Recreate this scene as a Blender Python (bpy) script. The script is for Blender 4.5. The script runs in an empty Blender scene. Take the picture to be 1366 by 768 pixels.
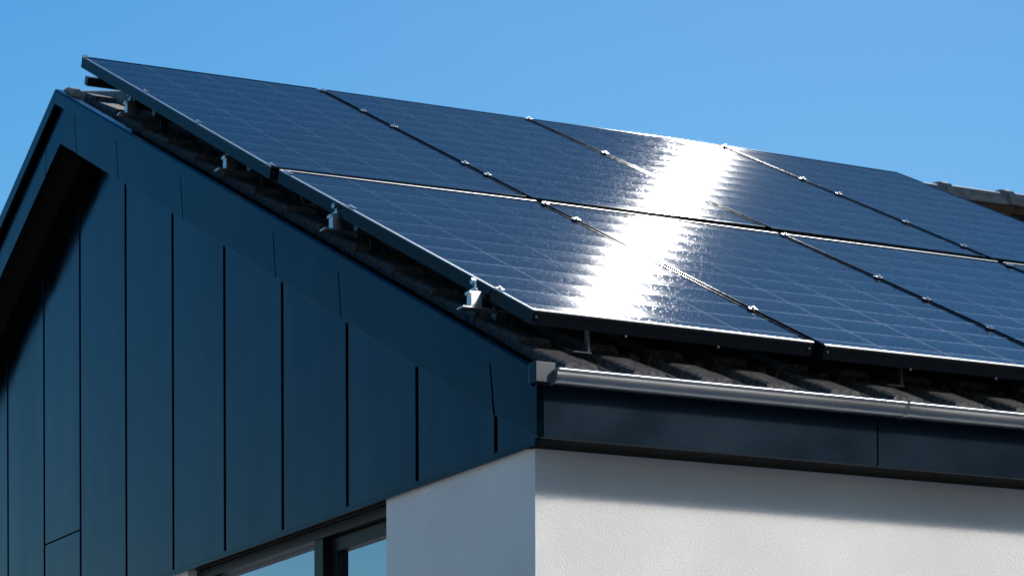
import bpy, bmesh, math, random
from mathutils import Vector, Matrix, noise
random.seed(7)
S = bpy.context.scene
COL = S.collection
H0 = 3.6                     # height of the eave above the ground

# ------------------------------------------------------------------ camera
CAM = Vector((-4.06676, -8.04386, -1.83983 + H0))
YAW, PIT, ROLL = 0.45949, 0.00151, -0.00311
F = Vector((math.sin(YAW) * math.cos(PIT), math.cos(YAW) * math.cos(PIT), math.sin(PIT)))
R = Vector((math.cos(YAW), -math.sin(YAW), 0))
U = R.cross(F)
R2 = math.cos(ROLL) * R + math.sin(ROLL) * U
U2 = math.cos(ROLL) * U - math.sin(ROLL) * R
cd = bpy.data.cameras.new('camera')
cam = bpy.data.objects.new('camera', cd)
COL.objects.link(cam)
cam.matrix_world = Matrix(((R2.x, U2.x, -F.x, CAM.x), (R2.y, U2.y, -F.y, CAM.y), (R2.z, U2.z, -F.z, CAM.z), (0, 0, 0, 1)))
cd.sensor_fit = 'HORIZONTAL'
cd.sensor_width = 36
cd.lens = 36 * 4115.84 / 1366
cd.shift_y = 937.3 / 1366
cd.clip_start, cd.clip_end = 0.1, 6000
S.camera = cam

# ------------------------------------------------------------------ light
SUN_EL, SUN_AZ = math.radians(29.0), math.radians(32.75)      # azimuth from +Y towards +X
w = bpy.data.worlds.new('World')
S.world = w
w.use_nodes = True
nt = w.node_tree
bg = nt.nodes['Background']
sky = nt.nodes.new('ShaderNodeTexSky')
sky.sky_type = 'NISHITA'
sky.sun_disc = False
sky.sun_elevation = SUN_EL
sky.sun_rotation = SUN_AZ
sky.altitude = 0
sky.air_density = 1.3
sky.dust_density = 0.09
sky.ozone_density = 5.0
hs = nt.nodes.new('ShaderNodeHueSaturation')      # the photograph's richer blue
hs.inputs['Saturation'].default_value = 1.4
nt.links.new(sky.outputs[0], hs.inputs['Color'])
nt.links.new(hs.outputs[0], bg.inputs[0])
bg.inputs[1].default_value = 0.0905
sd = bpy.data.lights.new('sun', 'SUN')
sd.energy = 4.0
sd.angle = math.radians(0.53)
sd.color = (1.0, 0.965, 0.92)
sun = bpy.data.objects.new('sun', sd)
COL.objects.link(sun)
sdir = Vector((math.cos(SUN_EL) * math.sin(SUN_AZ), math.cos(SUN_EL) * math.cos(SUN_AZ), math.sin(SUN_EL)))
sun.rotation_euler = sdir.to_track_quat('Z', 'Y').to_euler()
sun.location = (20, 30, 30)
S.view_settings.view_transform = 'Standard'
S.view_settings.look = 'None'
S.view_settings.gamma = 1
S.view_settings.exposure = 0.0
S.render.engine = 'CYCLES'
S.cycles.use_denoising = True
S.cycles.denoising_prefilter = 'NONE'
S.cycles.use_adaptive_sampling = False
S.cycles.use_guiding = True
S.cycles.max_bounces = 8
S.cycles.caustics_reflective = True
S.cycles.blur_glossy = 0.0
S.cycles.sample_clamp_indirect = 300

# ------------------------------------------------------------------ materials
def new_mat(name, col, rough=0.5, metal=0.0, ior=1.5, spec=0.5, tint=None):
    m = bpy.data.materials.new(name)
    m.use_nodes = True
    b = m.node_tree.nodes['Principled BSDF']
    b.inputs['Base Color'].default_value = (*col, 1)
    b.inputs['Roughness'].default_value = rough
    b.inputs['Metallic'].default_value = metal
    b.inputs['IOR'].default_value = ior
    b.inputs['Specular IOR Level'].default_value = spec
    if tint: b.inputs['Specular Tint'].default_value = (*tint, 1)
    return m

def N(m, kind, **kw):
    n = m.node_tree.nodes.new(kind)
    for k, v in kw.items():
        setattr(n, k, v)
    return n

def L(m, a, b):
    m.node_tree.links.new(a, b)

def bsdf(m):
    return m.node_tree.nodes['Principled BSDF']

def add_noise_colour(m, c1, c2, scale, detail=6, stretch=(1, 1, 1), lo=0.35, hi=0.65):
    tc = N(m, 'ShaderNodeTexCoord')
    mp = N(m, 'ShaderNodeMapping')
    mp.inputs['Scale'].default_value = stretch
    nz = N(m, 'ShaderNodeTexNoise')
    nz.inputs['Scale'].default_value = scale
    nz.inputs['Detail'].default_value = detail
    rp = N(m, 'ShaderNodeValToRGB')
    rp.color_ramp.elements[0].position, rp.color_ramp.elements[1].position = lo, hi
    rp.color_ramp.elements[0].color, rp.color_ramp.elements[1].color = (*c1, 1), (*c2, 1)
    L(m, tc.outputs['Object'], mp.inputs[0]); L(m, mp.outputs[0], nz.inputs['Vector'])
    L(m, nz.outputs[0], rp.inputs[0]); L(m, rp.outputs[0], bsdf(m).inputs['Base Color'])
    return tc, nz

def add_bump(m, scale, strength, dist=0.01, detail=4, stretch=(1, 1, 1)):
    tc = N(m, 'ShaderNodeTexCoord')
    mp = N(m, 'ShaderNodeMapping')
    mp.inputs['Scale'].default_value = stretch
    nz = N(m, 'ShaderNodeTexNoise')
    nz.inputs['Scale'].default_value = scale
    nz.inputs['Detail'].default_value = detail
    bp = N(m, 'ShaderNodeBump')
    bp.inputs['Strength'].default_value = strength
    bp.inputs['Distance'].default_value = dist
    L(m, tc.outputs['Object'], mp.inputs[0]); L(m, mp.outputs[0], nz.inputs['Vector'])
    L(m, nz.outputs[0], bp.inputs['Height']); L(m, bp.outputs[0], bsdf(m).inputs['Normal'])

def add_rough(m, lo, hi, scale, stretch=(1, 1, 1)):
    tc = N(m, 'ShaderNodeTexCoord')
    mp = N(m, 'ShaderNodeMapping')
    mp.inputs['Scale'].default_value = stretch
    nz = N(m, 'ShaderNodeTexNoise')
    nz.inputs['Scale'].default_value = scale
    nz.inputs['Detail'].default_value = 5
    mr = N(m, 'ShaderNodeMapRange')
    mr.inputs['From Min'].default_value, mr.inputs['From Max'].default_value = 0.3, 0.7
    mr.inputs['To Min'].default_value, mr.inputs['To Max'].default_value = lo, hi
    L(m, tc.outputs['Object'], mp.inputs[0]); L(m, mp.outputs[0], nz.inputs['Vector'])
    L(m, nz.outputs[0], mr.inputs[0]); L(m, mr.outputs[0], bsdf(m).inputs['Roughness'])

M_render = new_mat('white_render', (0.78, 0.76, 0.74), 0.95, 0, 1.2, 0.2)
add_noise_colour(M_render, (0.745, 0.72, 0.70), (0.82, 0.80, 0.78), 2.2)
add_bump(M_render, 190, 0.55, 0.005, 3)
M_clad = new_mat('blue_black_sheet', (0.006, 0.028, 0.036), 0.12, 1.0, tint=(0.88, 0.93, 0.95))
add_noise_colour(M_clad, (0.000, 0.009, 0.024), (0.006, 0.018, 0.034), 2.2, 6, (1, 2.5, 0.5))
add_bump(M_clad, 1.6, 0.28, 0.02, 2, (1, 1, 0.35))
add_rough(M_clad, 0.09, 0.17, 3.0, (1, 1, 0.5))
M_trim = new_mat('blue_black_trim', (0.002, 0.018, 0.026), 0.15, 1.0, tint=(0.82, 0.88, 0.90))
add_noise_colour(M_trim, (0.000, 0.009, 0.020), (0.003, 0.016, 0.027), 3.0, 6)
add_bump(M_trim, 2.2, 0.08, 0.02, 2)
add_rough(M_trim, 0.13, 0.22, 4.0)
M_fascia = new_mat('anthracite_fascia', (0.004, 0.009, 0.018), 0.24, 0, 1.36, tint=(0.45, 0.78, 1.0))
add_rough(M_fascia, 0.17, 0.28, 4.0)
M_black = new_mat('black_backing', (0.004, 0.004, 0.005), 0.8, 0, 1.3)
M_soffit = new_mat('dark_soffit', (0.007, 0.006, 0.005), 0.8, 0, 1.2)
M_tile = new_mat('concrete_tile', (0.16, 0.14, 0.13), 0.75)
add_noise_colour(M_tile, (0.022, 0.021, 0.021), (0.115, 0.107, 0.102), 70, 8)
add_bump(M_tile, 260, 0.5, 0.004, 3)
M_ridge = new_mat('ridge_concrete', (0.17, 0.14, 0.12), 0.75)
add_noise_colour(M_ridge, (0.30, 0.20, 0.15), (0.48, 0.35, 0.27), 30, 8)
M_zinc = new_mat('zinc', (0.46, 0.48, 0.50), 0.34, 1.0)
add_rough(M_zinc, 0.27, 0.40, 6.0, (0.3, 3, 3))
M_box = new_mat('grey_end_cap', (0.045, 0.052, 0.062), 0.35, 0.3)
M_alu = new_mat('aluminium', (0.62, 0.62, 0.63), 0.34, 1.0)
M_bolt = new_mat('steel_bolt', (0.7, 0.7, 0.7), 0.22, 1.0)
M_rail = new_mat('black_rail', (0.01, 0.012, 0.014), 0.35, 0, 1.5)
M_frame = new_mat('black_anodised', (0.006, 0.008, 0.011), 0.09, 0.0, 1.15, tint=(0.5, 0.8, 1.0))
add_rough(M_frame, 0.07, 0.12, 9.0, (0.4, 4, 4))
M_edge = new_mat('frame_edge_glint', (0.7, 0.7, 0.71), 0.52, 0.9)  # lighter than the black frame: the edge's sun glint put into the colour
M_winframe = new_mat('window_frame_grey', (0.007, 0.007, 0.008), 0.35, 0, 1.25)
M_lintel = new_mat('lintel_brown', (0.02, 0.013, 0.009), 0.7)
M_pane = new_mat('coated_window_glass', (0.50, 0.56, 0.62), 0.02, 1.0)
M_ground = new_mat('pale_paving', (0.42, 0.40, 0.37), 0.9)
add_noise_colour(M_ground, (0.46, 0.43, 0.39), (0.58, 0.55, 0.50), 0.6)

def glass_material():
    m = new_mat('solar_glass', (0.004, 0.008, 0.022), 0.037, 0, 1.085, tint=(0.68, 0.9, 1.0))
    b = bsdf(m)
    uv = N(m, 'ShaderNodeUVMap')
    sp = N(m, 'ShaderNodeSeparateXYZ')
    L(m, uv.outputs[0], sp.inputs[0])
    def math_(op, a, b_=None, c=None):
        n = N(m, 'ShaderNodeMath', operation=op)
        for i, v in enumerate((a, b_, c)):
            if v is None: continue
            if isinstance(v, (int, float)): n.inputs[i].default_value = v
            else: L(m, v, n.inputs[i])
        return n.outputs[0]
    u, v = sp.outputs[0], sp.outputs[1]
    # u is 0..4 over the cell columns, v counts cell rows from the bottom one
    # slight waviness of the strings of cells
    wv = N(m, 'ShaderNodeTexNoise'); wv.inputs['Scale'].default_value = 1.1
    L(m, uv.outputs[0], wv.inputs['Vector'])
    wob = math_('MULTIPLY', math_('SUBTRACT', wv.outputs[0], 0.5), 0.16)
    vw = math_('ADD', v, wob)
    def line(t, half):
        fr = math_('FRACT', t)
        d = math_('MINIMUM', fr, math_('SUBTRACT', 1.0, fr))
        return math_('SUBTRACT', 1.0, math_('SMOOTH_MIN', math_('DIVIDE', d, half), 1.0, 0.2))
    lu = math_('MAXIMUM', line(u, 0.019), 0.0)
    lv = math_('MAXIMUM', line(vw, 0.042), 0.0)
    ln = math_('MAXIMUM', lu, lv)
    nz = N(m, 'ShaderNodeTexNoise'); nz.inputs['Scale'].default_value = 9.0; nz.inputs['Detail'].default_value = 4
    L(m, uv.outputs[0], nz.inputs['Vector'])
    lm = math_('MULTIPLY', ln, math_('MULTIPLY_ADD', nz.outputs[0], 1.6, -0.2))
    mx = N(m, 'ShaderNodeMix', data_type='RGBA')
    L(m, lm, mx.inputs['Factor'])
    mx.inputs['A'].default_value = (0.004, 0.008, 0.022, 1)
    mx.inputs['B'].default_value = (0.42, 0.46, 0.52, 1)
    L(m, mx.outputs['Result'], b.inputs['Base Color'])
    # textured solar glass: tiny facets (stretched down the slope) each lean a little
    def facets(sx, sy, amp):
        cs = N(m, 'ShaderNodeCombineXYZ')
        L(m, math_('FLOOR', math_('MULTIPLY', u, sx)), cs.inputs[0])
        L(m, math_('FLOOR', math_('MULTIPLY', v, sy)), cs.inputs[1])
        wn = N(m, 'ShaderNodeTexWhiteNoise', noise_dimensions='2D')
        L(m, cs.outputs[0], wn.inputs['Vector'])
        s2 = N(m, 'ShaderNodeSeparateColor'); L(m, wn.outputs['Color'], s2.inputs[0])
        # only a few facets lean: they are the sparkles beside the glare
        sel = math_('GREATER_THAN', s2.outputs[2], 0.84)
        nx = math_('MULTIPLY', math_('MULTIPLY', math_('SUBTRACT', math_('ADD', s2.outputs[0], s2.outputs[1]), 1.0), amp), sel)
        ny = sel
        return nx, ny
    nx1, sel = facets(110, 22, FACET)
    # every row of cells is a touch bowed, so the glare comes apart in steps at the rows
    bow = math_('MULTIPLY', math_('SUBTRACT', math_('FRACT', math_('MULTIPLY', vw, 1.0)), 0.5), BOW)
    lo = N(m, 'ShaderNodeTexNoise'); lo.inputs['Scale'].default_value = 1.0; lo.inputs['Detail'].default_value = 3
    mp = N(m, 'ShaderNodeMapping'); mp.inputs['Scale'].default_value = (0.8, 5.0, 1)
    L(m, uv.outputs[0], mp.inputs[0]); L(m, mp.outputs[0], lo.inputs['Vector'])
    low = math_('MULTIPLY', math_('SUBTRACT', lo.outputs[0], 0.5), LOW)
    low = math_('ADD', low, math_('MULTIPLY', math_('SUBTRACT', v, 13.0), TWIST))   # the array is not dead flat
    nx = math_('ADD', nx1, math_('ADD', bow, low))
    cv = N(m, 'ShaderNodeCombineXYZ')
    L(m, nx, cv.inputs[0]); cv.inputs[2].default_value = 1.0
    vt = N(m, 'ShaderNodeVectorTransform', vector_type='VECTOR', convert_from='OBJECT', convert_to='WORLD')
    L(m, cv.outputs[0], vt.inputs[0])
    nn = N(m, 'ShaderNodeVectorMath', operation='NORMALIZE')
    L(m, vt.outputs[0], nn.inputs[0])
    L(m, nn.outputs[0], b.inputs['Normal'])
    return m
FACET, BOW, LOW, TWIST = 0.20, 0.030, 0.02, -0.0042
M_glass = glass_material()

# ------------------------------------------------------------------ helpers
def finish(o, smooth=True, ang=35):
    if smooth:
        o.data.polygons.foreach_set('use_smooth', [True] * len(o.data.polygons))
        o.data.set_sharp_from_angle(angle=math.radians(ang))
        if not o.modifiers:
            wn = o.modifiers.new('weighted_normal', 'WEIGHTED_NORMAL')
            wn.mode = 'FACE_AREA'; wn.weight = 100; wn.keep_sharp = True

def obj(name, bm, mat, parent=None, off=(0, 0, 0), smooth=True, normals=True):
    """links the bmesh as ONE mesh object; off = world point that is the parent's origin"""
    if normals:
        bmesh.ops.recalc_face_normals(bm, faces=bm.faces)
    if off != (0, 0, 0):
        bmesh.ops.translate(bm, verts=bm.verts, vec=-Vector(off))
    me = bpy.data.meshes.new(name)
    bm.to_mesh(me); bm.free()
    for m in (mat if isinstance(mat, (list, tuple)) else [mat]):
        me.materials.append(m)
    o = bpy.data.objects.new(name, me)
    COL.objects.link(o)
    if parent is not None:
        o.parent = parent
    finish(o, smooth)
    return o

def thing(name, label, cat, loc=(0, 0, 0), rot=(0, 0, 0), group=None):
    o = bpy.data.objects.new(name, None)
    o.empty_display_size = 0.2
    COL.objects.link(o)
    o.location = loc; o.rotation_euler = rot
    o['label'] = label; o['category'] = cat
    if group: o['group'] = group
    return o

def hexa(bm, p, uv=None):
    """8 points: bottom ring then top ring"""
    v = [bm.verts.new(q) for q in p]
    for f in ((0, 3, 2, 1), (4, 5, 6, 7), (0, 1, 5, 4), (1, 2, 6, 5), (2, 3, 7, 6), (3, 0, 4, 7)):
        bm.faces.new([v[i] for i in f])
    return v

def box(bm, x0, x1, y0, y1, z0, z1, bev=0.0):
    v = hexa(bm, [(x0, y0, z0), (x1, y0, z0), (x1, y1, z0), (x0, y1, z0), (x0, y0, z1), (x1, y0, z1), (x1, y1, z1), (x0, y1, z1)])
    if bev:
        es = list({e for q in v for e in q.link_edges})
        bmesh.ops.bevel(bm, geom=es, offset=bev, segments=2, affect='EDGES', profile=0.5)

def prism(bm, pts, axis, a, b, bev=0.0):
    """closed polygon pts (2D) pushed along axis from a to b"""
    def P(q, t):
        return {'x': (t, q[0], q[1]), 'y': (q[0], t, q[1]), 'z': (q[0], q[1], t)}[axis]
    A = [bm.verts.new(P(q, a)) for q in pts]
    B = [bm.verts.new(P(q, b)) for q in pts]
    n = len(pts)
    bm.faces.new(A); bm.faces.new(B[::-1])
    for i in range(n):
        bm.faces.new((A[i], A[(i + 1) % n], B[(i + 1) % n], B[i]))
    if bev:
        es = list({e for q in A + B for e in q.link_edges})
        bmesh.ops.bevel(bm, geom=es, offset=bev, segments=2, affect='EDGES', profile=0.5)

def cyl(bm, c, axis, r, h, seg=16, r2=None):
    """cylinder centred on c along axis vector"""
    q = Vector(axis).to_track_quat('Z', 'Y').to_matrix().to_4x4()
    bmesh.ops.create_cone(bm, cap_ends=True, segments=seg, radius1=r, radius2=r if r2 is None else r2, depth=h,
                          matrix=Matrix.Translation(c) @ q)

# ------------------------------------------------------------------ ground
bm = bmesh.new()
v = [bm.verts.new(p) for p in ((-3000, -3000, 0), (3000, -3000, 0), (3000, 3000, 0), (-3000, 3000, 0))]
bm.faces.new(v)
g = obj('ground', bm, M_ground); g['kind'] = 'structure'

# ------------------------------------------------------------------ the house
PR = 0.41869                       # roof pitch
TR = math.tan(PR)
YR = 4.443                         # ridge
ZR = YR * TR + H0
YB = 2 * YR                        # rear eave
XE = 11.0                          # far gable
CX = 0.133                         # plane of the cladding
WX, WY = 0.10, 0.21                # corner of the white wall
def roof_z(y):
    return H0 + (y if y <= YR else YB - y) * TR

house = thing('house', 'white rendered gabled house with dark metal cladding, tiled roof and zinc gutter', 'house', (5.5, YR, 0))
HO = (5.5, YR, 0)
def part(name, bm, mat, parent=None, smooth=True):
    return obj(name, bm, mat, parent or house, HO, smooth)

# white wall: a shell with the upper gable window opening
WIN_Y0, WIN_Y1 = 1.305, 3.19
bm = bmesh.new()
zt = H0 - 0.189
# front wall, back wall, far wall
box(bm, WX, XE - 0.13, WY, WY + 0.3, 0, zt)
box(bm, WX, XE - 0.13, YB - WY - 0.3, YB - WY, 0, zt)
box(bm, XE - 0.43, XE - 0.13, WY + 0.3, YB - WY - 0.3, 0, zt)
# gable wall with opening
box(bm, WX, WX + 0.3, WY + 0.3, WIN_Y0, 0, zt)
box(bm, WX, WX + 0.3, WIN_Y1, YB - WY - 0.3, 0, zt)
box(bm, WX, WX + 0.3, WIN_Y0, WIN_Y1, 0, H0 - 1.75)
part('wall', bm, M_render, smooth=False)
# attic backing behind the cladding (dark), keeps the roof space closed
bm = bmesh.new()
prism(bm, [(0.16, H0 - 0.16), (YB - 0.16, H0 - 0.16), (YB - 0.16, H0 - 0.1), (YR, ZR - 0.16), (0.16, H0 - 0.1)], 'x', CX + 0.02, CX + 0.12)
part('cladding_backing', bm, M_black, smooth=False)

# cladding boards with open black joints
seams = [0.545, 1.132, 1.708, 2.297, 2.876, 3.44, 3.998, 4.588, 5.09, 5.63, 6.2, 6.78, 7.36, 7.94, 8.5]
edges = [0.045] + seams + [YB - 0.12]
zb = H0 - 0.158
JG = 0.011
def clad_top(y):
    return roof_z(y) - 0.03
def clad_board(y0, y1, z0=None, z1=None, skew=0.0):
    bm = bmesh.new()
    lo0 = z0 if z0 is not None else zb
    pts = [(y0, lo0 + skew / 2), (y1, lo0 - skew / 2)]
    if z1 is None:
        pts.append((y1, clad_top(y1)))
        if y0 < YR < y1:
            pts.append((YR, clad_top(YR)))
        pts.append((y0, clad_top(y0)))
    else:
        pts += [(y1, z1 - skew / 2), (y0, z1 + skew / 2)]
    prism(bm, pts, 'x', CX, CX + 0.018, 0.0025)
    return part('cladding_panel', bm, M_clad)
for a, b in zip(edges[:-1], edges[1:]):
    if abs(a - 4.588) < .01:
        clad_board(a + JG, b - JG, None, H0 + 0.155)
        clad_board(a + JG, b - JG, H0 + 0.161, None)
    else:
        clad_board(a + JG, b - JG)

# drip flashing along the foot of the cladding
bm = bmesh.new()
prism(bm, [(0.078, H0 - 0.1985), (0.078, H0 - 0.179), (CX - 0.001, H0 - 0.173), (CX - 0.001, H0 - 0.189), (0.080, H0 - 0.200)], 'y', 0.165, YB - 0.165)
part('base_flashing', bm, M_trim, smooth=False)

# verge boards: pieces with hairline joints between them
BT, BB = 0.052, 0.222              # drop below the roof line of top and bottom
def verge_piece(y0, y1, j0=0.0, j1=0.0):
    bm = bmesh.new()
    z = lambda y, d: roof_z(y) - d
    if y0 < YR < y1:
        pts = [(y0, z(y0, BT)), (YR, z(YR, BT)), (y1, z(y1, BT)), (y1 - j1, z(y1 - j1, BB)), (YR, z(YR, BB)), (y0 - j0, z(y0 - j0, BB))]
    else:
        pts = [(y0, z(y0, BT)), (y1, z(y1, BT)), (y1 - j1, z(y1 - j1, BB)), (y0 - j0, z(y0 - j0, BB))]
    prism(bm, pts, 'x', 0.0, 0.022, 0.0012)
    return part('verge_board', bm, M_trim)
J = [0.315, 1.475, 2.055, 2.99, 3.73, 4.255]
jt = 0.045                          # the joints lean square to the slope
G = 0.003
def lower_end():
    bm = bmesh.new()
    pts = [(0.0, H0 - BT), (J[0] - G, roof_z(J[0] - G) - BT), (J[0] - G - jt * 1.2 + .02, roof_z(J[0] - G - jt * 1.2 + .02) - BB), (0.0, H0 - 0.207)]
    prism(bm, pts, 'x', 0.0, 0.022, 0.0012)
    part('verge_board', bm, M_trim)
lower_end()
for a, b in zip(J[:-1], J[1:]):
    verge_piece(a + G, b - G, jt * .6, jt * .6)
JL = [4.62, 5.7, 6.8, 7.9, 8.6]
verge_piece(J[-1] + G, JL[0] - G, jt * .6, -jt * .6)
for a, b in zip(JL[:-1], JL[1:]):
    verge_piece(a + G, b - G, -jt * .6, -jt * .6)
bm = bmesh.new()
prism(bm, [(8.6 + G, roof_z(8.6 + G) - BT), (YB, H0 - BT), (YB, H0 - .207), (8.6 + jt * .6 + G, roof_z(8.6 + jt * .6 + G) - BB)], 'x', 0, 0.022, .0012)
part('verge_board', bm, M_trim)
# black strip behind the joints
bm = bmesh.new()
prism(bm, [(0.03, roof_z(.03) - .055), (YR, ZR - .055), (YB - .03, roof_z(YB - .03) - .055), (YB - .03, roof_z(YB - .03) - .19), (YR, ZR - .21), (0.03, roof_z(.03) - .19)], 'x', 0.0225, 0.032)
part('verge_backing', bm, M_black, smooth=False)
# soffit under the verge
bm = bmesh.new()
prism(bm, [(0.03, roof_z(.03) - .2), (YR, ZR - .2), (YB - .03, roof_z(YB - .03) - .2), (YB - .03, roof_z(YB - .03) - .17), (YR, ZR - .17), (0.03, roof_z(.03) - .17)], 'x', 0.0325, CX + 0.03)
part('soffit', bm, M_soffit, smooth=False)
# verge caps: folded sheet over the tile ends
def cap(sgn):
    bm = bmesh.new()
    ya = lambda t: t if sgn > 0 else YB - t
    tw = 0.014 if sgn > 0 else 0.07
    prof = [(-0.024, -0.058), (-0.024, -0.004), (-0.018, 0.004), (tw, 0.004), (tw, -0.012), (-0.010, -0.012), (-0.010, -0.058)]
    A = [bm.verts.new((x, ya(-0.012), H0 - 0.012 * TR + z)) for x, z in prof]
    B = [bm.verts.new((x, YR, ZR + z)) for x, z in prof]
    n = len(prof)
    bm.faces.new(A); bm.faces.new(B)
    for i in range(n):
        bm.faces.new((A[i], A[(i + 1) % n], B[(i + 1) % n], B[i]))
    return part('verge_cap', bm, M_trim)
cap(1); cap(-1)

# eave: fascia boards, soffit, gutter
for sgn, y in ((1, 0.0), (-1, YB)):
    xs = [0.0, 1.181, 3.6, 6.0, 8.4, XE]
    for a, b in zip(xs[:-1], xs[1:]):
        bm = bmesh.new()
        lo, hi = (y, y + 0.018) if sgn > 0 else (y - 0.018, y)
        box(bm, a + (0.023 if a == 0 else 0.0025), b - 0.0025, lo, hi, H0 - 0.207, H0 - 0.02, 0.0012)
        part('fascia_board', bm, M_fascia)
bm = bmesh.new()
box(bm, 0.03, XE - 0.02, 0.02, 0.05, H0 - 0.2, H0 - 0.03)
part('fascia_backing', bm, M_black, smooth=False)
bm = bmesh.new()
box(bm, 0.080, XE - 0.02, 0.0505, WY + 0.02, H0 - 0.2, H0 - 0.185)
part('eave_soffit', bm, M_soffit, smooth=False)
bm = bmesh.new()
box(bm, 0.03, XE - 0.02, YB - WY - 0.02, YB - 0.02, H0 - 0.2, H0 - 0.185)
part('eave_soffit', bm, M_soffit, smooth=False)

gx0 = 0.030
GT, GB = H0 - 0.022, H0 - 0.076
def gutter_run(x0, x1):
    bm = bmesh.new()
    # trough: outer skin and inner skin, rolled bead on the front lip
    out = []
    for k in range(9):
        t = math.pi * (1 + k / 8)
        out.append((-0.0475 + 0.0345 * math.cos(t), GT - 0.014 + 0.026 * math.sin(t)))
    outer = [(-0.082, GT - 0.004)] + out + [(-0.013, GT + 0.004)]
    inner = [(y + (0.0015 if y < -0.047 else -0.0015), z + 0.0015) for y, z in outer]
    prism(bm, outer + inner[::-1], 'x', x0, x1)
    g_ = part('gutter', bm, M_zinc)
    bm = bmesh.new()
    q = Vector((1, 0, 0)).to_track_quat('Z', 'Y').to_matrix().to_4x4()
    cyl(bm, ((x0 + x1) / 2, -0.083, GT), (1, 0, 0), 0.0062, x1 - x0, 20)
    part('rolled_bead', bm, M_zinc, g_)
    return g_
g1 = gutter_run(gx0, 1.234)
g2 = gutter_run(1.240, 5.2)
g3 = gutter_run(5.206, XE)
for x, g_ in ((1.237, g2), (5.203, g3)):
    bm = bmesh.new()
    pts = []
    for k in range(13):
        t = math.pi * (1 + k / 12)
        pts.append((-0.0475 + 0.0365 * math.cos(t), GT - 0.014 + 0.0285 * math.sin(t)))
    pts = [(-0.0915, GT + 0.008)] + pts[0:] + [(-0.011, GT + 0.002)]
    prism(bm, pts, 'x', x - 0.006, x + 0.006)
    part('joint_sleeve', bm, M_zinc, g_)
bm = bmesh.new()
box(bm, -0.028, 0.036, -0.052, -0.002, H0 - 0.056, H0 + 0.002, 0.0015)
part('end_box', bm, M_box, g1)
bm = bmesh.new()
box(bm, -0.0305, -0.0285, -0.0535, -0.013, H0 - 0.058, H0 + 0.003)
part('end_plate', bm, M_trim, g1)
bm = bmesh.new()
prism(bm, [(-0.0475 + 0.0352 * math.cos(math.pi * (1 + k / 12)), GT - 0.014 + 0.027 * math.sin(math.pi * (1 + k / 12))) for k in range(13)] + [(-0.0125, GT + .003), (-0.083, GT + .003)], 'x', gx0 - .003, gx0 - .0002)
part('end_cap', bm, M_zinc, g1)

# tiles: raised pans, small rib, channels, one mesh per roof side
PER = 0.228
prof = [(0.000, 0.000), (0.006, 0.004), (0.018, 0.040), (0.026, 0.045), (0.112, 0.045), (0.122, 0.040), (0.140, 0.005), (0.150, 0.0),
        (0.166, 0.0), (0.171, 0.022), (0.177, 0.028), (0.192, 0.028), (0.200, 0.020), (0.210, 0.0)]
def tiles(sgn):
    bm = bmesh.new()
    x0, x1 = 0.018, XE - 0.03
    xs = []
    k = -1
    while True:
        base = 0.055 - 0.11 + k * PER + 0.11
        if base > x1: break
        for dx, dz in prof:
            if x0 <= base + dx <= x1: xs.append((base + dx, dz))
        k += 1
    LEN = (YR + 0.045) / math.cos(PR)
    course = 0.335
    rows = []
    s = 0.0
    rng = random.Random(3)
    first = True
    while s < LEN:
        e = min(s + course, LEN)
        lift0, lift1 = 0.020, 0.002
        if e < s + course: lift1 = lift0 + (lift1 - lift0) * (e - s) / course
        rows.append((s, lift0 - 0.018, True)); rows.append((s, lift0, False)); rows.append((e, lift1, False))
        s += course
    prev = None
    for (s, lift, _) in rows:
        cur = []
        for x, dz in xs:
            y = -0.045 + s * math.cos(PR)
            d = -0.040 + lift + dz + 0.0015 * noise.noise((x * 3, s * 2, 0.3))
            Y = y - d * math.sin(PR) * 0.0
            Z = H0 + (-0.045) * TR + s * math.sin(PR) + d / math.cos(PR)
            cur.append(bm.verts.new((x, y if sgn > 0 else YB - y, Z)))
        if prev:
            for i in range(len(cur) - 1):
                bm.faces.new((prev[i], prev[i + 1], cur[i + 1], cur[i]))
        prev = cur
    return bm
roof = part('roof', tiles(1), M_tile)
finish(roof, True, 28)
rear = part('rear_roof', tiles(-1), M_tile, roof)
finish(rear, True, 28)
# roof deck under the tiles
bm = bmesh.new()
prism(bm, [(0.02, roof_z(.02) - .1), (YR, ZR - .1), (YB - .02, roof_z(YB - .02) - .1), (YB - .02, roof_z(YB - .02) - .06), (YR, ZR - .06), (0.02, roof_z(.02) - .06)], 'x', 0.035, XE - 0.04)
part('roof_deck', bm, M_black, roof, smooth=False)
# ridge tiles
def ridge_tile(x0, x1):
    bm = bmesh.new()
    rise = lambda x: 0.07 * min(max((x - 0.2) / 0.3, 0), 1) + 0.04 * min(x, 6) / 5
    n = 10
    def ring(x, rr, zz):
        out = []
        for k in range(n + 1):
            t = math.pi * (0.06 + 0.88 * k / n)
            if k == 0: out.append(bm.verts.new((x, YR - rr * 1.04, ZR - 0.09 + rise(x))))
            out.append(bm.verts.new((x, YR - rr * math.cos(t), ZR - 0.066 + rise(x) + zz + rr * 0.52 * math.sin(t))))
        out.append(bm.verts.new((x, YR + rr * 1.04, ZR - 0.09 + rise(x))))
        return out
    r = 0.125
    A = ring(x0, r + .006, .006); A2 = ring(x0 + .035, r + .006, .006); A3 = ring(x0 + .036, r, 0); B = ring(x1, r - .006, -.003)
    Bi = ring(x1, r - .02, -.012); Ai = ring(x0, r - .012, -.008)
    rings = [Ai, A, A2, A3, B, Bi]
    for p_, q_ in zip(rings[:-1], rings[1:]):
        for i in range(n + 2):
            bm.faces.new((p_[i], p_[i + 1], q_[i + 1], q_[i]))
    for i in range(n + 2):
        bm.faces.new((Bi[i], Bi[i + 1], Ai[i + 1], Ai[i]))
    return part('ridge_tile', bm, M_ridge, roof)
x = 0.02
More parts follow.
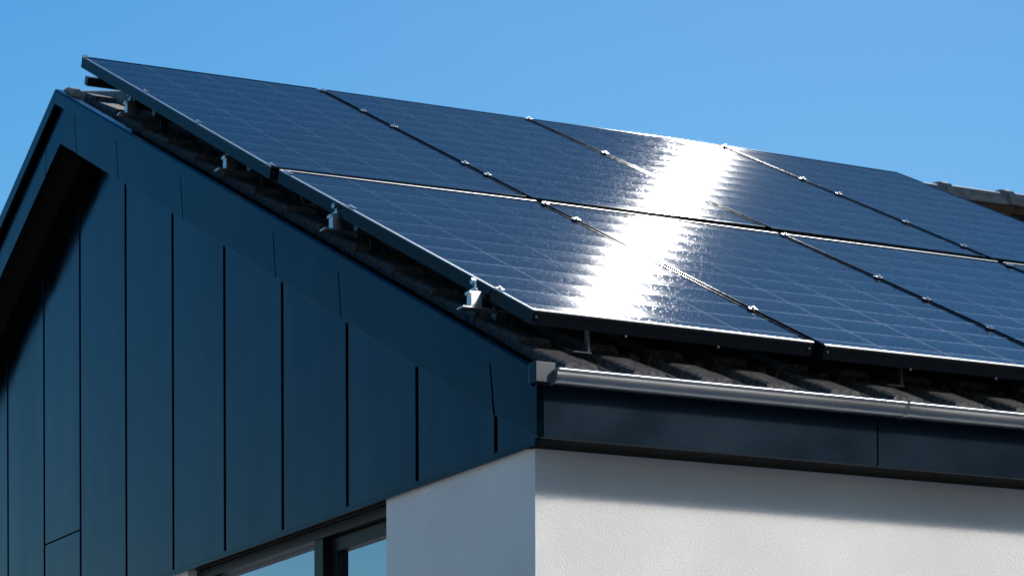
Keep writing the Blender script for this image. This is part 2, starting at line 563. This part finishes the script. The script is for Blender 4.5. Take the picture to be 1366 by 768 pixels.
while x < XE - 0.1:
    ridge_tile(x, min(x + 0.40, XE))
    x += 0.365

# window in the gable
FX = 0.136
win = None
bm = bmesh.new()
zt_ = H0 - 0.194
zb_ = H0 - 1.75
def ring_frame(bm, y0, y1, z0, z1, wd, xa, xb):
    box(bm, xa, xb, y0, y0 + wd, z0, z1, .002)
    box(bm, xa, xb, y1 - wd, y1, z0, z1, .002)
    box(bm, xa, xb, y0 + wd, y1 - wd, z1 - wd, z1, .002)
    box(bm, xa, xb, y0 + wd, y1 - wd, z0, z0 + wd, .002)
ring_frame(bm, WIN_Y0, WIN_Y1, zb_, zt_ - 0.004, 0.036, FX, FX + 0.09)
win = part('window', bm, M_winframe)
MUL = 1.965
bm = bmesh.new()
box(bm, FX + .001, FX + .09, MUL - 0.03, MUL + 0.05, zb_ + .037, zt_ - .041, .002)
part('mullion', bm, M_winframe, win)
bm = bmesh.new()
ring_frame(bm, WIN_Y0 + .052, MUL - .033, zb_ + .04, zt_ - .043, 0.05, FX + .03, FX + .085)
part('sash', bm, M_winframe, win)
for y0, y1, d in ((WIN_Y0 + .10, MUL - .08, .05), (MUL + .05, WIN_Y1 - .05, .045)):
    bm = bmesh.new()
    box(bm, FX + d, FX + d + .02, y0, y1, zb_ + .041 if d < .05 else zb_ + .085, zt_ - .041 if d < .05 else zt_ - .091)
    part('pane', bm, M_pane, win, smooth=False)
bm = bmesh.new()
box(bm, WX - .03, FX + .02, WIN_Y0 - .02, WIN_Y1 + .02, zb_ - .03, zb_ - .001)
part('sill', bm, M_trim, win)
bm = bmesh.new()
box(bm, CX + .001, WX + .29, WIN_Y0 + .001, WIN_Y1 - .001, H0 - .1935, H0 - .1895)
part('lintel', bm, M_lintel, win, smooth=False)

# ------------------------------------------------------------------ added unseen building that reflects sun onto the eave wall
M_reflector = new_mat('sun_reflector_glass', (0.85, 0.84, 0.82), 0.13, 1.0)
M_brick = new_mat('dark_clinker', (0.05, 0.035, 0.028), 0.8)
add_noise_colour(M_brick, (0.035, 0.025, 0.02), (0.075, 0.05, 0.04), 8)
nb = thing('sun_reflector_building', 'added unseen dark block whose glazed upper storey mirrors sun onto the eave wall', 'building', (7, -11, 0))
NO = (7, -11, 0)
bm = bmesh.new()
box(bm, 2.2, 14, -16, -6.0, 0, 9.0, .01)
obj('wall', bm, M_brick, nb, NO)
bm = bmesh.new()
prism(bm, [(1.9, 9.01), (14.3, 9.01), (14.3, 9.3), (1.9, 9.3)], 'y', -16.3, -5.7)
obj('roof', bm, M_trim, nb, NO, smooth=False)
bm = bmesh.new()
box(bm, 2.6, 12.0, -5.99, -5.93, 5.4, 8.7)  # added mirror surface, placed to throw sun on the shaded wall and tiles
obj('sun_reflector', bm, M_reflector, nb, NO, smooth=False)

# ------------------------------------------------------------------ solar array
PP = 0.43154
P0 = Vector((0.01001, 0.06195, 0.17483 + H0))
MP = Matrix.Translation(P0) @ Matrix.Rotation(PP, 4, 'X')
def on_plane(x, s, z=0.0):
    return MP @ Vector((x, s, z))

low = [  # corners (x, s): bottom left, bottom right, top right, top left
    [(0.022, 0.022), (0.972, -0.020), (0.978, 2.080), (-0.032, 2.062)],
    [(0.992, -0.045), (1.975, -0.050), (1.972, 2.030), (0.995, 2.078)],
    [(1.995, -0.050), (2.975, -0.050), (2.956, 2.005), (1.990, 2.028)],
    [(2.993, -0.050), (3.905, -0.050), (3.880, 1.990), (2.974, 2.003)]]
top = [
    [(-0.045, 2.112), (0.974, 2.150), (0.994, 4.393), (-0.044, 4.385)],
    [(0.990, 2.150), (1.985, 2.140), (1.966, 4.372), (1.012, 4.392)],
    [(2.002, 2.138), (2.958, 2.085), (2.944, 4.364), (1.984, 4.371)],
    [(2.975, 2.083), (3.880, 2.050), (3.846, 4.262), (2.962, 4.362)]]
# frame section: (inward offset, height)
FP = [(0, -.045), (0, -.0165), (-.0012, -.0150), (-.0012, -.0040), (0, -.0014), (.0014, -.0003), (.003, 0), (.0105, 0), (.0122, -.0006),
      (.013, -.002), (.013, -.010), (.003, -.010), (.003, -.042), (.030, -.042), (.030, -.045)]
ordn = ['first', 'second', 'third', 'fourth']
def solar_panel(c, row, i):
    e0, e1 = (0.0 if i == 0 else 0.003), 0.003        # a clear dark joint between neighbours
    c = [(c[0][0] + e0, c[0][1]), (c[1][0] - e1, c[1][1]), (c[2][0] - e1, c[2][1]), (c[3][0] + e0, c[3][1])]
    o3 = Vector((c[0][0], c[0][1], 0))
    base = on_plane(*c[0])
    lab = {'low': ['dark solar panel at the low corner, above the gutter end and the gable edge',
                   'dark solar panel in the eave row, second from the gable, right beside the corner panel',
                   'blue solar panel in the eave row, third from the gable, lower right of the picture',
                   'blue solar panel at far right of the eave row, mostly cut off'],
           'top': ['dark solar panel at the top left by the ridge, sticking out over the gable peak',
                   'dark solar panel in the ridge row, second from the gable, left of the sun glare',
                   'third solar panel of the ridge row, its upper half whitened by sun glare',
                   'blue solar panel at far right of the ridge row, before the ridge tiles']}[row][i]
    t = thing('solar_panel', lab, 'solar panel', base, (PP, 0, 0), 'solar panels on the tiled roof')
    C4 = [Vector((x, s, 0)) - o3 for x, s in c]
    cen = sum(C4, Vector()) / 4
    dirs = [Vector((1, 1, 0)), Vector((-1, 1, 0)), Vector((-1, -1, 0)), Vector((1, -1, 0))]
    bm = bmesh.new()
    rings = []
    for d, z in FP:
        dx = (0.0 if d < .003 else d) if d < .0031 or d > .02 else .0005 + (d - .003) * .07
        rings.append([bm.verts.new(C4[k] + Vector((dirs[k].x * dx, dirs[k].y * d, z))) for k in range(4)])
    n = len(rings)
    for a in range(n):
        A, B = rings[a], rings[(a + 1) % n]
        for k in range(4):
            bm.faces.new((A[k], A[(k + 1) % 4], B[(k + 1) % 4], B[k]))
    obj('frame', bm, M_frame, t)
    # bright strips added to draw the sunlit edge along the cross members
    for (a_, b_, sy) in ((0, 1, 1), (3, 2, -1)):
        if row == 'top': continue
        bm = bmesh.new()
        A, B = C4[a_], C4[b_]
        pts_ = [(-.0006, -.006), (-.0006, -.001), (.0012, .0008), (.0100, .0008), (.0106, .0002), (.0012, .0002), (.0002, -.006)]
        ra = [bm.verts.new(A + Vector((.001, sy * d, z))) for d, z in pts_]
        rb = [bm.verts.new(B + Vector((-.001, sy * d, z))) for d, z in pts_]
        bm.faces.new(ra); bm.faces.new(rb[::-1])
        for k in range(len(pts_)):
            bm.faces.new((ra[k], ra[(k + 1) % len(pts_)], rb[(k + 1) % len(pts_)], rb[k]))
        obj('edge_glint', bm, M_edge, t)
    if i == 0:                      # same added glint strip along the outer edge on the gable side
        bm = bmesh.new()
        A, B = C4[0], C4[3]
        pts_ = [(-.0018, -.003), (-.0012, .0006), (.0022, .0008), (.0026, .0003), (-.0006, .0001), (-.0012, -.003)]
        ra = [bm.verts.new(A + Vector((d, .001, z))) for d, z in pts_]
        rb = [bm.verts.new(B + Vector((d, -.001, z))) for d, z in pts_]
        bm.faces.new(ra); bm.faces.new(rb[::-1])
        for k in range(len(pts_)):
            bm.faces.new((ra[k], ra[(k + 1) % len(pts_)], rb[(k + 1) % len(pts_)], rb[k]))
        obj('edge_glint', bm, M_edge, t)
    # laminate
    bm = bmesh.new()
    uvl = bm.loops.layers.uv.new('UVMap')
    q = [C4[k] + Vector((dirs[k].x * .0012, dirs[k].y * .0128, 0)) for k in range(4)]
    tv = [bm.verts.new(p + Vector((0, 0, -.0022))) for p in q]
    bv = [bm.verts.new(p + Vector((0, 0, -.0085))) for p in q]
    ft = bm.faces.new(tv)
    bm.faces.new(bv[::-1])
    for k in range(4):
        bm.faces.new((tv[(k + 1) % 4], tv[k], bv[k], bv[(k + 1) % 4]))
    hgt = c[3][1] - c[0][1]
    nrow = 10 if row == 'low' else 11
    m0 = 0.08 / 0.195
    vt = hgt / 0.195 - m0
    uvs = [(0.03, 1 - m0 + 0.0), (3.97, 1 - m0), (3.97, vt + 1), (0.03, vt + 1)]
    for lp, uv in zip(ft.loops, uvs):
        lp[uvl].uv = (uv[0] + i * 4 + (20 if row == 'top' else 0), uv[1] + (13 if row == 'top' else 0))
    obj('glass', bm, M_glass, t, smooth=False, normals=False)
    # screws along the lower frame member
    wdt = C4[1].x
    sl = (C4[1].y - C4[0].y) / wdt
    for fx in (0.012, 0.33, 0.66, 0.985):
        bm = bmesh.new()
        x_ = fx * wdt
        cyl(bm, (x_, sl * x_ - .002, -.020 if fx in (0.012, .985) else -.047), (0, 1, 0) if fx in (0.012, .985) else (0, 0, 1), .0036, .005, 10)
        obj('screw', bm, M_bolt, t)
    return t
for i, c in enumerate(low): solar_panel(c, 'low', i)
for i, c in enumerate(top): solar_panel(c, 'top', i)

# mounting rails under the panels, along the eave direction
rails = [(4.34, -0.030, 'black mounting rail nearest the ridge, its end sticking out past the top panel'),
         (3.72, 0.06, 'black mounting rail under the ridge row, on the highest roof hook'),
         (2.60, 0.06, 'black mounting rail under the ridge row, on the second roof hook below the ridge'),
         (1.53, 0.06, 'black mounting rail under the eave row, on the third roof hook from the ridge'),
         (0.36, 0.06, 'black mounting rail under the eave row, on the lowest gable side roof hook')]
for s, x0, lab in rails:
    b0 = on_plane(x0, s, -.09)
    bm = bmesh.new()
    box(bm, 0, 3.8 - x0, -.018, .018, -.018, .018, .002)
    o = obj('mounting_rail', bm, M_rail)
    bm = bmesh.new()
    box(bm, .055, .075, -.014, .014, .0185, .044, .001)
    obj('rail_clamp', bm, M_alu, o)
    if s > 4:                          # added dark sheet that blocks sunlight entering under the panels
        bm = bmesh.new()
        box(bm, .22, 3.7, -.004, .004, -.085, .044)
        obj('light_block', bm, M_black, o, smooth=False)
    o.location = b0; o.rotation_euler = (PP, 0, 0)
    o['label'] = lab; o['category'] = 'rail'; o['group'] = 'rails carrying the solar panels'

# roof hooks: base plate, leg, block, clamp with bolt
def make_hook(label, loc):
    t = thing('roof_hook', label, 'roof hook', loc, (0, 0, 0), 'roof hooks holding the solar panels')
    bm = bmesh.new()
    box(bm, -.045, .20, -.022, .022, .064, .069, .001)
    obj('base_plate', bm, M_alu, t)
    bm = bmesh.new()
    box(bm, .13, .16, -.004, .004, -.02, .0615, .001)
    obj('hook_leg', bm, M_rail, t)
    bm = bmesh.new()
    box(bm, -.014, .022, -.016, .016, .0695, .118, .0012)
    box(bm, -.020, -.0145, -.017, .017, .108, .118, .0008)
    obj('post', bm, M_alu, t)
    bm = bmesh.new()
    cyl(bm, (.004, -.006, .124), (0, 0, 1), .012, .006, 18)
    cyl(bm, (.004, -.006, .133), (0, 0, 1), .0042, .02, 12)
    cyl(bm, (-.006, -.012, .146), (1, 0.3, 0), .0095, .010, 6)
    cyl(bm, (-.012, -.0138, .146), (1, 0.3, 0), .0045, .004, 12)
    obj('clamp_bolt', bm, M_bolt, t)
    return t
def copy_tree(o, parent=None):
    c = o.copy(); COL.objects.link(c)
    if parent is not None: c.parent = parent
    for ch in list(o.children): copy_tree(ch, c)
    return c
GR = 'roof hooks holding the solar panels'
hooks = [(-0.012, 3.534, 'aluminium roof hook just below the gable peak, highest along the gable edge'),
         (-0.012, 2.456, 'aluminium roof hook just above the gap between panel rows at the gable edge'),
         (-0.012, 1.473, 'aluminium roof hook just below the gap between panel rows at the gable edge'),
         (-0.012, 0.402, 'aluminium roof hook by the low panel corner, lowest along the gable edge')]
h0 = None
for x, y, lab in hooks:
    z = H0 + y * TR
    if h0 is None:
        h0 = make_hook(lab, (x, y, z))
    else:
        h = copy_tree(h0); h.location = (x, y, z); h['label'] = lab
def make_foot(label, loc):
    t = thing('eave_hook', label, 'roof hook', loc, (0, 0, 0), 'hooks above the eave tiles')
    bm = bmesh.new()
    box(bm, -.05, .012, -.02, .05, .004, .009, .001)
    obj('base_plate', bm, M_alu, t)
    bm = bmesh.new()
    box(bm, .004, .012, -.012, .012, .0095, .088, .001)
    obj('strap', bm, M_alu, t)
    bm = bmesh.new()
    box(bm, -.028, .020, -.014, .014, .0885, .102, .001)
    obj('rail_seat', bm, M_rail, t)
    for xx in (-.018, .008):
        bm = bmesh.new()
        cyl(bm, (xx, -.016, .095), (0, 1, 0), .0042, .004, 10)
        obj('bolt', bm, M_bolt, t)
    return t
f0 = make_foot('thin bracket under the corner panel, above the tiles next to the gutter end box', (0.265, 0.20, H0 + 0.20 * TR))
f1 = copy_tree(f0); f1.location = (1.375, 0.18, H0 + 0.18 * TR)
f1['label'] = 'thin bracket under the second eave panel, above the tiles behind the gutter joint'

# panel clamps in the joints
def make_clamp():
    bm = bmesh.new()
    box(bm, -.013, .013, -.014, .014, .0006, .0046, .0015)
    cyl(bm, (0, 0, .007), (0, 0, 1), .0055, .005, 6)
    return bm
cl0 = None
ORD = ['first', 'second', 'third', 'fourth', 'fifth', 'sixth']
def seam_x(pa, pb, s):
    def ex(p, a, b):
        t = (s - p[a][1]) / (p[b][1] - p[a][1]); return p[a][0] + t * (p[b][0] - p[a][0])
    if pa is None: return ex(pb, 0, 3) + .006
    return (ex(pa, 1, 2) + ex(pb, 0, 3)) / 2
cl = []
nm = ['gable edge', 'first panel joint from the gable', 'second panel joint from the gable', 'third panel joint from the gable']
for row, P_, ss in (('ridge row', top, [[4.36, 3.569, 2.934, 2.13], [4.33, 3.855, 3.512, 2.766, 2.543], [4.33, 3.568], [4.31, 3.585, 3.272, 2.718, 2.269]]),
                    ('eave row', low, [[1.99, 1.437, 0.271], [2.02, 1.753, 0.408], [1.99, 1.289, 0.956, 0.542, 0.262], [1.93]])):
    for j, lst in enumerate(ss):
        for k, s in enumerate(lst):
            x = seam_x(P_[j - 1] if j else None, P_[j], s)
            if len(lst) == 1: where = 'only clamp'
            elif k == len(lst) - 1: where = 'lowest clamp'
            elif k == 0: where = 'highest clamp'
            else: where = ORD[k] + ' clamp down'
            cl.append((x, s, 'silver %s on the %s of the %s' % (where, nm[j], row)))
for x, s, lab in cl:
    if cl0 is None:
        o = cl0 = obj('panel_clamp', make_clamp(), M_bolt)
    else:
        o = cl0.copy(); COL.objects.link(o)
    o.location = on_plane(x, s); o.rotation_euler = (PP, 0, 0)
    o['label'] = lab; o['category'] = 'panel clamp'; o['group'] = 'clamps between the solar panels'

# a loop of panel lead hanging in the gap between the two rows at the gable edge
def tube(bm, pts, r, seg=8):
    rings = []
    for i, p in enumerate(pts):
        d = (pts[min(i + 1, len(pts) - 1)] - pts[max(i - 1, 0)]).normalized()
        q = d.to_track_quat('Z', 'Y')
        rings.append([bm.verts.new(p + q @ Vector((r * math.cos(2 * math.pi * k / seg), r * math.sin(2 * math.pi * k / seg), 0))) for k in range(seg)])
    for a, b in zip(rings[:-1], rings[1:]):
        for k in range(seg):
            bm.faces.new((a[k], a[(k + 1) % seg], b[(k + 1) % seg], b[k]))
    bm.faces.new(rings[0][::-1]); bm.faces.new(rings[-1])
M_lead = new_mat('grey_lead', (0.12, 0.11, 0.10), 0.45)
bm = bmesh.new()
pts = []
for k in range(25):
    t = k / 24
    pts.append(on_plane(0.045 + 0.16 * t, 2.02 + 0.03 * math.sin(5 * t), -0.075 - 0.035 * math.sin(math.pi * t) - 0.012 * math.sin(3 * math.pi * t)))
tube(bm, pts, 0.0032)
o = obj('cable', bm, M_lead)
o['label'] = 'thin grey cable hanging below the gap between the two panel rows'; o['category'] = 'cable'
